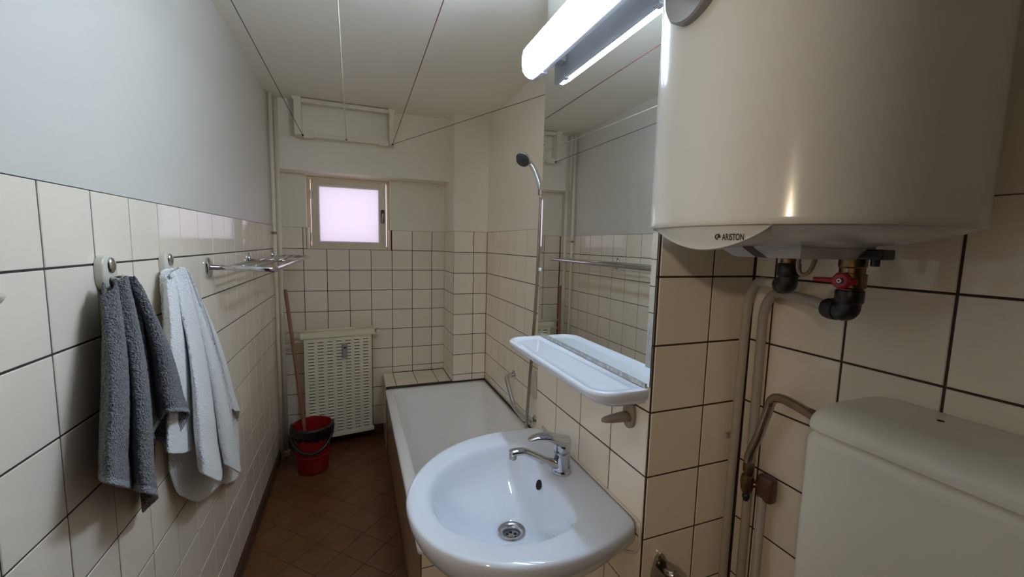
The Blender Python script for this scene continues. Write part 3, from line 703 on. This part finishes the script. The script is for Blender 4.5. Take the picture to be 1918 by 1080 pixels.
# flexible connector and stop valve
cn = thing('cistern_connector', 'bent aged chrome supply tube with angle valve beside the cistern', 'pipe', (1.37, -2.64, .93))
MB().tube(crom([(1.352, -2.622, 1.00), (1.352, -2.622, 1.03), (1.351, -2.640, 1.085), (1.345, -2.660, 1.150), (1.338, -2.675, 1.187), (1.326, -2.705, 1.2), (1.315, -2.745, 1.2), (1.306, -2.78, 1.197), (1.30, -2.812, 1.194)], 40), .0098, 14).build('tube', M['chrome_dull'], cn, smooth=True)
MB().lathe([(.0105, 0), (.0115, .004), (.0115, .02), (.009, .022)], (1.309, -2.768, 1.198), axis=(-.22, -.97, -.07), seg=6).build('nut', M['chrome_dull'], cn, auto=.4)
vb = MB().lathe([(.0105, .075), (.0115, .07), (.0115, .055), (.009, .052), (.009, .046), (.013, .043), (.0145, .03), (.013, .012), (.009, .002)], (1.352, -2.622, .938), seg=14).build('valve_body', M['brass'], cn, auto=.5)
MB().tube([(1.352, -2.622, .963), (1.372, -2.645, .966)], .008, 12).build('valve_neck', M['brass'], cn, smooth=True)
MB().rbox((1.358, -2.676, .936), (1.384, -2.638, .996), .009, 3).build('valve_knob', mat('brown_knob', (.10, .05, .03), .4), cn, auto=.6)
MB().lathe([(.007, 0), (.0085, -.01), (.005, -.02)], (1.352, -2.622, .94), seg=12).build('drip_cap', M['black'], cn, smooth=True)
MB().tube([(1.366, -2.652, .945), (1.370, -2.648, .0)], .0095, 12).build('feed_pipe', M['pipe_plastic'], cn, smooth=True)

# dark chrome bar under the basin
tbz = thing('towel_bar', 'dark chrome bar on an arched wall plate beneath the wash basin', 'bar', (1.165, YF, .77))
pl = [(1.135, .70), (1.140, .755), (1.148, .785), (1.158, .797), (1.168, .790), (1.180, .765), (1.190, .70)]
MB().loops([[Vector((x, YF-.0005, z)) for x, z in pl], [Vector((x, YF-.008, z)) for x, z in pl]], True, True, True).build('wall_plate', M['chrome_dull'], tbz, auto=.6)
MB().tube(rounded_path([(1.165, YF-.006, .765), (1.165, -2.60, .765), (1.172, -2.605, .765)], .01), .012, 12).build('post', M['chrome_dull'], tbz, smooth=True)
MB().tube([(1.180, -2.607, .752), (.92, -2.607, .752)], .0135, 16).build('bar', M['chrome_dull'], tbz, auto=.8)
MB().lathe([(.007, 0), (.007, .004), (.004, .006)], (1.178, YF-.008, .762), axis=(0, -1, 0), seg=14).build('screw', M['chrome'], tbz, smooth=True)

# ------------------------------------------------------------------ shower
sh = thing('shower_hose', 'chrome flexible shower hose hanging by the pillar edge beside the tub', 'hose', (1.14, -1.90, .7))
hp_ = [at(1014, 370, 0, 1.36), at(1012, 400, 0, 1.36), at(1009, 470, 0, 1.362), at(1004, 560, 0, 1.362), at(995, 680, 0, 1.36), at(986, 790, 0, 1.355)]
hp_ += [Vector((1.35, -1.33, .44)), Vector((1.32, -1.42, .39)), Vector((1.27, -1.62, .42)), Vector((1.245, -1.82, .60)), Vector((1.245, -1.90, .785))]
MB().tube(crom(hp_, 110), .0088, 10).build('hose', M['chrome_dull'], sh, smooth=True)
hd2 = thing('hand_shower', 'chrome hand shower with dark face hung on the tub wall', 'shower head', (1.36, -1.40, 1.72))
hpts = crom([at(1014, 372, 0, 1.36), at(1013, 358, 0, 1.357), at(1010, 343, 0, 1.35), at(1003, 322, 0, 1.335), at(994, 306, 0, 1.315), at(986, 298, 0, 1.29)], 18)
MB().tube(hpts, [.0105]*5+[.0140]*6+[.0130]*7, 14).build('handle', M['chrome'], hd2, smooth=True)
hc = at(980, 298, 0, 1.275); hx = Vector((-.62, -.45, -.64)).normalized()
MB().lathe([(.0, -.024), (.018, -.021), (.032, -.011), (.0375, .0), (.037, .008)], hc, axis=hx, seg=28).build('head', M['chrome'], hd2, smooth=True)
MB().lathe([(.036, .0075), (.033, .012), (.0, .014)], hc, axis=hx, seg=28).build('spray_face', M['lens_dark'], hd2, smooth=True)
p0 = at(1014, 360, 0, 1.357)
MB().lathe([(.0155, -.014), (.0165, .014)], p0, axis=(0, 0, -1), seg=16).tube([p0, (XT-.001, p0.y-.012, p0.z-.012)], .010, 10).build('holder', M['chrome_dull'], hd2, auto=.6)
mx = thing('tub_mixer', 'chrome bath mixer on the tub side of the pillar', 'tap', (1.26, YP+.03, .80))
MB().tube([(1.19, -1.915, .80), (1.34, -1.915, .80)], .02, 16).tube([(1.20, -1.915, .80), (1.20, YP+.001, .80)], .014, 12).tube([(1.33, -1.915, .80), (1.33, YP+.001, .80)], .014, 12).build('body', M['chrome'], mx, auto=.8)

# grab bar over the tub
gb = thing('grab_bar', 'bent chrome grab bar on the tiles above the bathtub edge', 'grab bar', (XT, -1.1, .6))
gx = XT-.062
MB().tube(rounded_path([(XT-.002, -.95, .700), (gx, -.972, .702), (gx, -1.115, .567), (gx, -1.285, .553), (XT-.002, -1.285, .547)], .03, 8), .0140, 14).build('bar', M['chrome'], gb, smooth=True)
for y, z in ((-.95, .70), (-1.285, .547)): MB().lathe([(.026, .0005), (.026, .005), (.016, .012)], (XT, y, z), axis=(-1, 0, 0), seg=24).build('wall_flange', M['chrome'], gb, auto=.6)
# translucent pouch
po = [(-1.292, .83, .004, .006), (-1.294, .79, .008, .014), (-1.297, .75, .012, .022), (-1.300, .715, .016, .032), (-1.301, .692, .016, .036), (-1.301, .684, .010, .030)]
pch = MB().loops([[Vector((XT-.0185+dx*math.cos(2*PI*k/20), y+w*math.sin(2*PI*k/20), z)) for k in range(20)] for y, z, dx, w in po], True, True, True).build('plastic_pouch', M['pouch'], None, smooth=True)
tag(pch, 'small translucent whitish plastic pouch hanging on the tiles behind the shower hose', 'pouch')

# ------------------------------------------------------------------ radiator
rad = thing('radiator', 'cream panel radiator with louvred cover below the window', 'radiator', (.38, -.12, .09))
RA = Vector((.163, -.178, 0)); RB = Vector((.606, -.112, 0)); ru = (RB-RA).normalized(); rn = Vector((ru.y, -ru.x, 0)); RW = (RB-RA).length
def rp(u, d, z): p = RA+ru*u+rn*d; return Vector((p.x, p.y, z))
def rbx(u0, u1, d0, d1, z0, z1): return [rp(u0, d0, z0), rp(u1, d0, z0), rp(u1, d1, z0), rp(u0, d1, z0), rp(u0, d0, z1), rp(u1, d0, z1), rp(u1, d1, z1), rp(u0, d1, z1)]
BF = [(0, 3, 2, 1), (4, 5, 6, 7), (0, 1, 5, 4), (1, 2, 6, 5), (2, 3, 7, 6), (3, 0, 4, 7)]
cv = MB().add(rbx(0, RW, -.012, 0, .105, .826), BF).build('cover', M['cream_metal'], rad)
MB().add(rbx(.02, RW-.02, -.085, -.013, .13, .80), BF).build('core', M['cream_metal'], rad)
MB().add(rbx(-.022, RW+.022, -.07, .012, .827, .862), BF).build('top_shelf', M['cream_metal'], rad)
MB().add(rbx(-.004, RW+.012, -.03, .006, .088, .112), BF).build('bottom_rail', M['cream_metal'], rad)
MB().add(rbx(.15, .17, -.11, -.086, .2, .7), BF).add(rbx(.36, .38, -.075, -.086, .2, .7), BF).build('wall_bracket', M['cream_metal'], rad)
NL, NRW = 7, 30
lw = .040; sm = None
for i in range(NL):
    for j in range(NRW):
        u = .044+i*(RW-.085)/(NL-1); z = .800-j*.0228
        if 2.35 < i < 3.6 and .66 < z < .77 and i == 3: pass
        if sm is None:
            b = MB(); pr = [(0, .004), (.0035, .0025), (.005, -.001), (.0035, -.0035), (0, -.0042)]
            ends = []
            for f, k in ((-.5, .2), (-.42, 1), (.42, 1), (.5, .2)):
                b_ = [ru*(f*lw)+rn*(d*k)+Vector((0, 0, zz*(.5+.5*k))) for d, zz in pr]; ends.append(b_)
            b.loops(ends, False, False, False); sm = bpy.data.meshes.new('louvre'); sm.from_pydata([tuple(v) for v in b.v], [], b.f); sm.materials.append(M['cream_metal'])
            b2 = MB(); b2.add([ru*(-.45*lw)+rn*.0006+Vector((0, 0, -.0042)), ru*(.45*lw)+rn*.0006+Vector((0, 0, -.0042)), ru*(.45*lw)+rn*.0006+Vector((0, 0, -.0088)), ru*(-.45*lw)+rn*.0006+Vector((0, 0, -.0088))], [(0, 1, 2, 3)])
            sl = bpy.data.meshes.new('slot'); sl.from_pydata([tuple(v) for v in b.v]+[tuple(v) for v in b2.v], [], b.f+[[k+len(b.v) for k in f] for f in b2.f]); sl.materials.append(M['cream_metal']); sl.materials.append(M['dark'])
            sl.polygons[len(b.f)].material_index = 1; sm = sl
        o = bpy.data.objects.new('louvre', sm); COL.objects.link(o); o.parent = cv
        o.location = rp(u, .0002, z)-Vector(rad.location)
b = MB().add(rbx(.243, .279, .0055, .027, .672, .775), BF)
hm = b.build('heat_meter', M['grey_plastic'], rad); bv = hm.modifiers.new('b', 'BEVEL'); bv.width = .004; bv.segments = 2
MB().add(rbx(.252, .270, .0275, .028, .742, .752), BF).build('meter_display', M['black'], hm)
vv = rp(RW+.035, -.02, .838)
va = MB().tube([rp(RW+.02, -.03, .845), rp(RW+.055, -.03, .845)], .011, 12).lathe([(.016, 0), (.02, .006), (.02, .028), (.017, .032)], rp(RW+.05, -.03, .843), axis=(.1, -1, -.05), seg=20).build('valve', M['chrome_dull'], rad, auto=.6)
MB().lathe([(.017, 0), (.017, .018), (.014, .02)], rp(RW+.05, -.03, .843)+Vector((.0032, -.0315, -.0016)), axis=(.1, -1, -.05), seg=20).build('valve_cap', M['white_plastic'], rad, auto=.6)
MB().tube([(.036, -.150, .870), rp(RW+.02, -.045, .872)], .008, 10).tube([(.036, -.150, .80), rp(.04, -.05, .80)], .008, 10).build('feed_pipe', M['cream_paint'], rad, smooth=True)

# heating risers in the corner
rz = thing('heating_riser', 'cream painted heating pipe in the corner next to the window wall', 'pipe', (.034, -.15, 0))
MB().tube([(.033, -.15, .0), (.035, -.15, CEIL-.001)], .0145, 16).build('pipe', M['cream_paint'], rz, smooth=True)
MB().lathe([(.017, -.008), (.017, .008)], (.034, -.15, 1.545), seg=16).tube([(.034, -.15, 1.545), (.001, -.15, 1.545)], .005, 8).build('clamp', M['cream_paint'], rz, auto=.6)
MB().lathe([(.022, 0), (.022, .03), (.016, .034)], (.033, -.15, .001), seg=16).build('floor_collar', M['cream_paint'], rz, auto=.6)
rz2 = thing('heating_riser', 'thinner cream painted heating pipe against the left wall by the corner', 'pipe', (.019, -.235, 0))
MB().tube([(.019, -.235, .0), (.019, -.235, CEIL-.001)], .0115, 16).build('pipe', M['cream_paint'], rz2, smooth=True)
MB().lathe([(.0135, -.008), (.0135, .008)], (.019, -.235, 1.545), seg=16).tube([(.019, -.235, 1.545), (.001, -.235, 1.545)], .005, 8).build('clamp', M['chrome_dull'], rz2, auto=.6)

# ------------------------------------------------------------------ bucket, bag, mop stick
BX, BY = .224, -.405
bk = thing('bucket', 'red plastic bucket on the brown floor in front of the radiator', 'bucket', (BX, BY, 0))
MB().lathe([(.0, .002), (.088, .002), (.0915, .006), (.098, .10), (.108, .20), (.118, .30), (.1225, .302), (.1235, .310), (.1205, .314), (.1165, .312), (.112, .29), (.102, .19), (.092, .09), (.086, .010), (.0, .010)], (BX, BY, 0), seg=48).build('shell', M['bucket'], bk, auto=.9)
MB().lathe([(.1005, .108), (.1035, .110), (.1050, .120), (.1025, .124)], (BX, BY, 0), seg=48, caps=False).build('rib', M['bucket'], bk, auto=.9)
hnd = crom([(BX+.127*math.cos(a), BY+.127*math.sin(a)*(1 if k in (0, 6) else 1.02), .295-.13*math.sin((a-PI)/PI*PI)) for k, a in enumerate([PI+PI*j/6 for j in range(7)])], 30)
MB().tube(hnd, .0095, 8).build('handle', M['black'], bk, smooth=True)
rings = []
rr_ = random.Random(3)
A = [PI*.93+PI*1.14*k/40 for k in range(41)]
wob = [rr_.uniform(-.004, .004) for _ in A]; wob2 = [rr_.uniform(-.012, .010) for _ in A]
for rad_, z, f in ((.106, .235, .3), (.1125, .29, .4), (.119, .3165, .5), (.1275, .318, .6), (.1305, .300, 1), (.1285, .27, 1), (.1255, .243, 1)):
    rings.append([Vector((BX+(rad_+w*f)*math.cos(a), BY+(rad_+w*f)*math.sin(a), z+(w2 if z < .25 and rad_ > .12 else 0))) for a, w, w2 in zip(A, wob, wob2)])
bg = MB().loops(rings, False).build('bin_bag', M['bag'], None, smooth=True)
so = bg.modifiers.new('s', 'SOLIDIFY'); so.thickness = .0012; so.offset = 1
tag(bg, 'black plastic bag folded over the front rim of the red bucket', 'bag')
stick = MB().tube([(.186, -.385, .014), (.168, -.352, .30), (.064, -.142, 1.085), (.053, -.120, 1.165)], .0115, 12)
st = stick.build('mop_stick', M['wood'], None, auto=.8)
tag(st, 'reddish wooden stick standing in the red bucket, leaning on the corner pipe', 'stick')

# ------------------------------------------------------------------ wall rack
rk = thing('wall_rack', 'chrome rail rack on three oval wall plates above the left tiles', 'rack', (.0, -.86, 1.40))
RZ = 1.398; fxr = .216
Y1, Y2, Y3 = -1.487, -.86, -.235
MB().tube(rounded_path([(.004, Y1, RZ), (fxr, Y1, RZ-.008), (fxr, Y3, RZ-.002), (.004, Y3, RZ)], .035, 8), .0100, 14).build('front_rail', M['chrome'], rk, smooth=True)
MB().tube([(.004, Y2, RZ), (fxr-.002, Y2, RZ-.004)], .007, 12).build('middle_arm', M['chrome'], rk, smooth=True)
for x in (.072, .112, .152): MB().tube([(x, Y1, RZ+.004), (x, Y3, RZ+.005)], .0056, 10).build('rod', M['chrome'], rk, smooth=True)
for y in (Y1, Y2, Y3):
    e = egg(y, RZ-.004, .021, .039, .039, 28, 2.2); e_ = egg(y, RZ-.004, .015, .031, .031, 28, 2.2)
    MB().loops([[Vector((.0005, a, z)) for a, z in e], [Vector((.007, a, z)) for a, z in e], [Vector((.013, a, z)) for a, z in e_]], True, True, True).build('wall_plate', M['chrome'], rk, auto=.8)

# ------------------------------------------------------------------ hooks and towels
def hook(y, label):
    t = thing('towel_hook', label, 'hook', (0, y, 1.428), 'towel hooks on the left wall')
    e = egg(y, 1.430, .028, .032, .044, 36, 2.6); e2 = egg(y, 1.430, .0245, .028, .040, 36, 2.6)
    MB().loops([[Vector((.0005, a, z)) for a, z in e], [Vector((.0125, a, z)) for a, z in e], [Vector((.016, a, z)) for a, z in e2]], True, True, True).build('plate', M['cream_plastic'], t, auto=.8)
    eb = egg(y, 1.440, .0135, .0175, .0175, 24, 2)
    MB().loops([[Vector((.0155, a, z)) for a, z in eb]]+[[Vector((.0165+.0075*math.sin(k*PI/12), y+(a-y)*math.cos(k*PI/12), 1.440+(z-1.440)*math.cos(k*PI/12))) for a, z in eb] for k in range(6)]+[[Vector((.0242, y, 1.440)) for a, z in eb]], True, True, False).build('cap', M['chrome'], t, smooth=True)
    MB().tube(rounded_path([(.012, y, 1.412), (.034, y, 1.407), (.040, y, 1.418)], .008), [.0065]*9, 10).build('peg', M['cream_plastic'], t, smooth=True)
    es = egg(y, 1.406, .011, .010, .013, 20, 2)
    MB().loops([[Vector((.0158, a, z)) for a, z in es], [Vector((.0163, a, z)) for a, z in es]], True, True, True).build('recess', M['dark'], t)
    return t
hook(-2.150, 'cream oval hook with chrome cap holding the grey towel')
hook(-1.850, 'cream oval hook with chrome cap holding the white towel')
hook(-2.488, 'cream oval hook without towel, beyond the grey towel\'s hook')

def towel(name, y, strands, m, label, seed, spread=.86, top=(.040, 1.405), NS_=190, NT=120):
    rng = random.Random(seed)
    hem = [at(u, v, 0, x) for u, v, x in strands]
    n = len(hem); tops = []
    lo_, hi_ = min(h.y for h in hem), max(h.y for h in hem)
    for i in range(n):
        f = (hem[i].y-lo_)/(hi_-lo_)
        back = hem[i].x < .035
        dy = -.078+.118*f
        tops.append(Vector(((.016 if back else .046-.010*abs(dy)/.08)+.007*math.cos(i*2.1), y+dy, top[1]+.014-.030*(abs(dy+.015)/.06)**1.6)))
    hemc = crom(hem, NS_); topc = crom(tops, NS_)
    vs = []; uvs = []
    for i in range(NS_):
        h, t0 = hemc[i], topc[i]
        for j in range(NT):
            t = j/(NT-1); z = t0.z+(h.z-t0.z)*t
            k = t**spread
            x = t0.x+(h.x-t0.x)*min(1, k*1.0); yy = t0.y+(h.y-t0.y)*k
            x += .010*math.sin(PI*min(1, t*1.2))*(.3+.7*(h.x > .05))
            p = Vector((max(.006, x), yy, z))
            s = .0011; p += Vector((rng.uniform(0, s), rng.uniform(-s, s), rng.uniform(-s, s)))*(1 if t < .965 else .3)
            vs.append(p); uvs.append((i/(NS_-1), t))
    fs = [(i*NT+j, (i+1)*NT+j, (i+1)*NT+j+1, i*NT+j+1) for i in range(NS_-1) for j in range(NT-1)]
    me = bpy.data.meshes.new(name); me.from_pydata([tuple(v) for v in vs], [], fs)
    uvl = me.uv_layers.new(name='UVMap')
    for lp in me.loops: uvl.data[lp.index].uv = uvs[lp.vertex_index]
    o = link(name, me, m, None, True); so = o.modifiers.new('s', 'SOLIDIFY'); so.thickness = .0045; so.offset = 0
    return tag(o, label, 'towel')
towel('hand_towel', -2.150, [(186, 885, .02), (189, 899, .055), (205, 906, .080), (228, 912, .074), (247, 916, .052), (268, 922, .080), (288, 927, .084), (294, 934, .055), (278, 950, .030), (268, 955, .018), (285, 900, .014), (290, 830, .022),
       (284, 817, .045), (299, 788, .052), (312, 772, .080), (335, 771, .094), (354, 773, .084), (350, 786, .072), (338, 806, .062), (322, 832, .052), (304, 826, .036), (292, 822, .022)], M['terry_grey'], 'grey terry hand towel hanging in folds from a wall hook', 5)
towel('hand_towel', -1.850, [(305, 800, .016), (311, 838, .040), (316, 848, .060), (340, 849, .062), (362, 842, .052), (369, 846, .058), (374, 880, .085), (392, 893, .105), (411, 901, .098), (415, 890, .066), (417, 868, .056), (424, 870, .078), (438, 879, .088), (450, 883, .072), (446, 850, .050), (433, 772, .048), (441, 770, .056), (449, 772, .050),
       (446, 800, .022), (448, 884, .018), (428, 905, .022), (414, 906, .030), (376, 938, .034), (345, 930, .030), (333, 922, .022), (318, 885, .014)], M['terry_white'], 'white terry hand towel hanging in folds from a wall hook', 9, NS_=230)

# ------------------------------------------------------------------ clothes-line frame and cords
cf = thing('drying_frame', 'cream painted wooden line frame fixed high above the window', 'clothes line frame', (.46, -.22, 2.17))
fy = -.225
MB().rbox((.152, fy-.022, 2.176), (.192, BULK-.001, 2.39), .003, 2).build('side_post', M['cream_paint'], cf)
MB().rbox((.735, fy-.022, 2.170), (.768, BULK-.001, 2.40), .003, 2).build('side_post', M['cream_paint'], cf)
MB().rbox((.192, fy-.012, 2.380), (.735, fy+.012, 2.405), .003, 2).build('top_rail', M['cream_paint'], cf)
MB().rbox((.195, fy+.013, 2.392), (.725, fy+.030, CEIL-.001), .002, 2).build('ceiling_batten', M['cream_paint'], cf)
MB().rbox((.192, fy-.012, 2.168), (.735, fy+.012, 2.196), .003, 2).build('bottom_rail', M['cream_paint'], cf)
MB().rbox((.205, fy-.016, 2.160), (.265, fy+.014, 2.204), .004, 2).build('joint_block', M['cream_paint'], cf)
MB().rbox((.665, fy-.016, 2.160), (.725, fy+.014, 2.204), .004, 2).build('joint_block', M['cream_paint'], cf)
cp = [(.152, 2.385), (.192, 2.385), (.196, 2.398), (.192, CEIL-.001), (.140, CEIL-.001), (.140, 2.405)]
MB().loops([[Vector((x, fy-.018, z)) for x, z in cp], [Vector((x, fy+.02, z)) for x, z in cp]], True, True, True).build('corner_bracket', M['cream_paint'], cf)
MB().rbox((.728, fy-.018, 2.39), (.775, fy+.02, CEIL-.001), .004, 2).build('corner_bracket', M['cream_paint'], cf)
for x in (.200, .461, .754): MB().lathe([(.006, .0), (.006, .012), (.003, .016)], (x, fy-.020, 2.172), axis=(0, -1, 0), seg=10).build('line_eye', M['black'], cf)
def cord(a, b, m, label, r=.0016, sag=.0):
    pts = [Vector(a).lerp(Vector(b), k/16)-Vector((0, 0, sag*4*(k/16)*(1-k/16))) for k in range(17)]
    return tag(MB().tube(pts, r, 6).build('clothes_line', m, None, smooth=True), label, 'clothes line', 'clothes lines under the ceiling')
cord((.200, fy-.036, 2.172), (.166, YN+.001, 2.172), M['line_blue'], 'dark blue clothes line running closest to the left wall')
cord((.461, fy-.036, 2.168), (.480, YN+.001, 2.05), M['line_white'], 'pale yellow clothes line running along the middle of the ceiling', .0022)
cord((.754, fy-.036, 2.172), (.735, YN+.001, 2.190), M['line_red'], 'dark red clothes line running from the frame straight along the room')
cord((.756, fy-.036, 2.172), (XT-.001, -1.30, 2.268), M['line_red'], 'dark red clothes line slanting from the frame to the tub wall', .0015)

# ------------------------------------------------------------------ lamp in the hall beyond the door
hl = thing('hall_lamp', 'small bare warm bulb on a cord in the hall', 'lamp', (-.487, -3.965, 2.0))
MB().lathe([(.0, -.045), (.02, -.038), (.03, -.018), (.029, .0), (.018, .022), (.013, .035)], (-.487, -3.965, 2.0), seg=20).build('bulb', M['bulb'], hl, smooth=True)
MB().lathe([(.016, .034), (.016, .07), (.006, .08)], (-.487, -3.965, 2.0), seg=16).tube([(-.487, -3.965, 2.075), (-.487, -3.965, 2.4995)], .003, 8).build('holder', M['black'], hl, auto=.6)
ld = bpy.data.lights.new('bulb_light', 'POINT'); ld.energy = HALL_WATTS; ld.color = (1, .80, .58); ld.shadow_soft_size = .035
lo = bpy.data.objects.new('bulb_light', ld); COL.objects.link(lo); lo.parent = hl; lo.location = (0, 0, -.085)
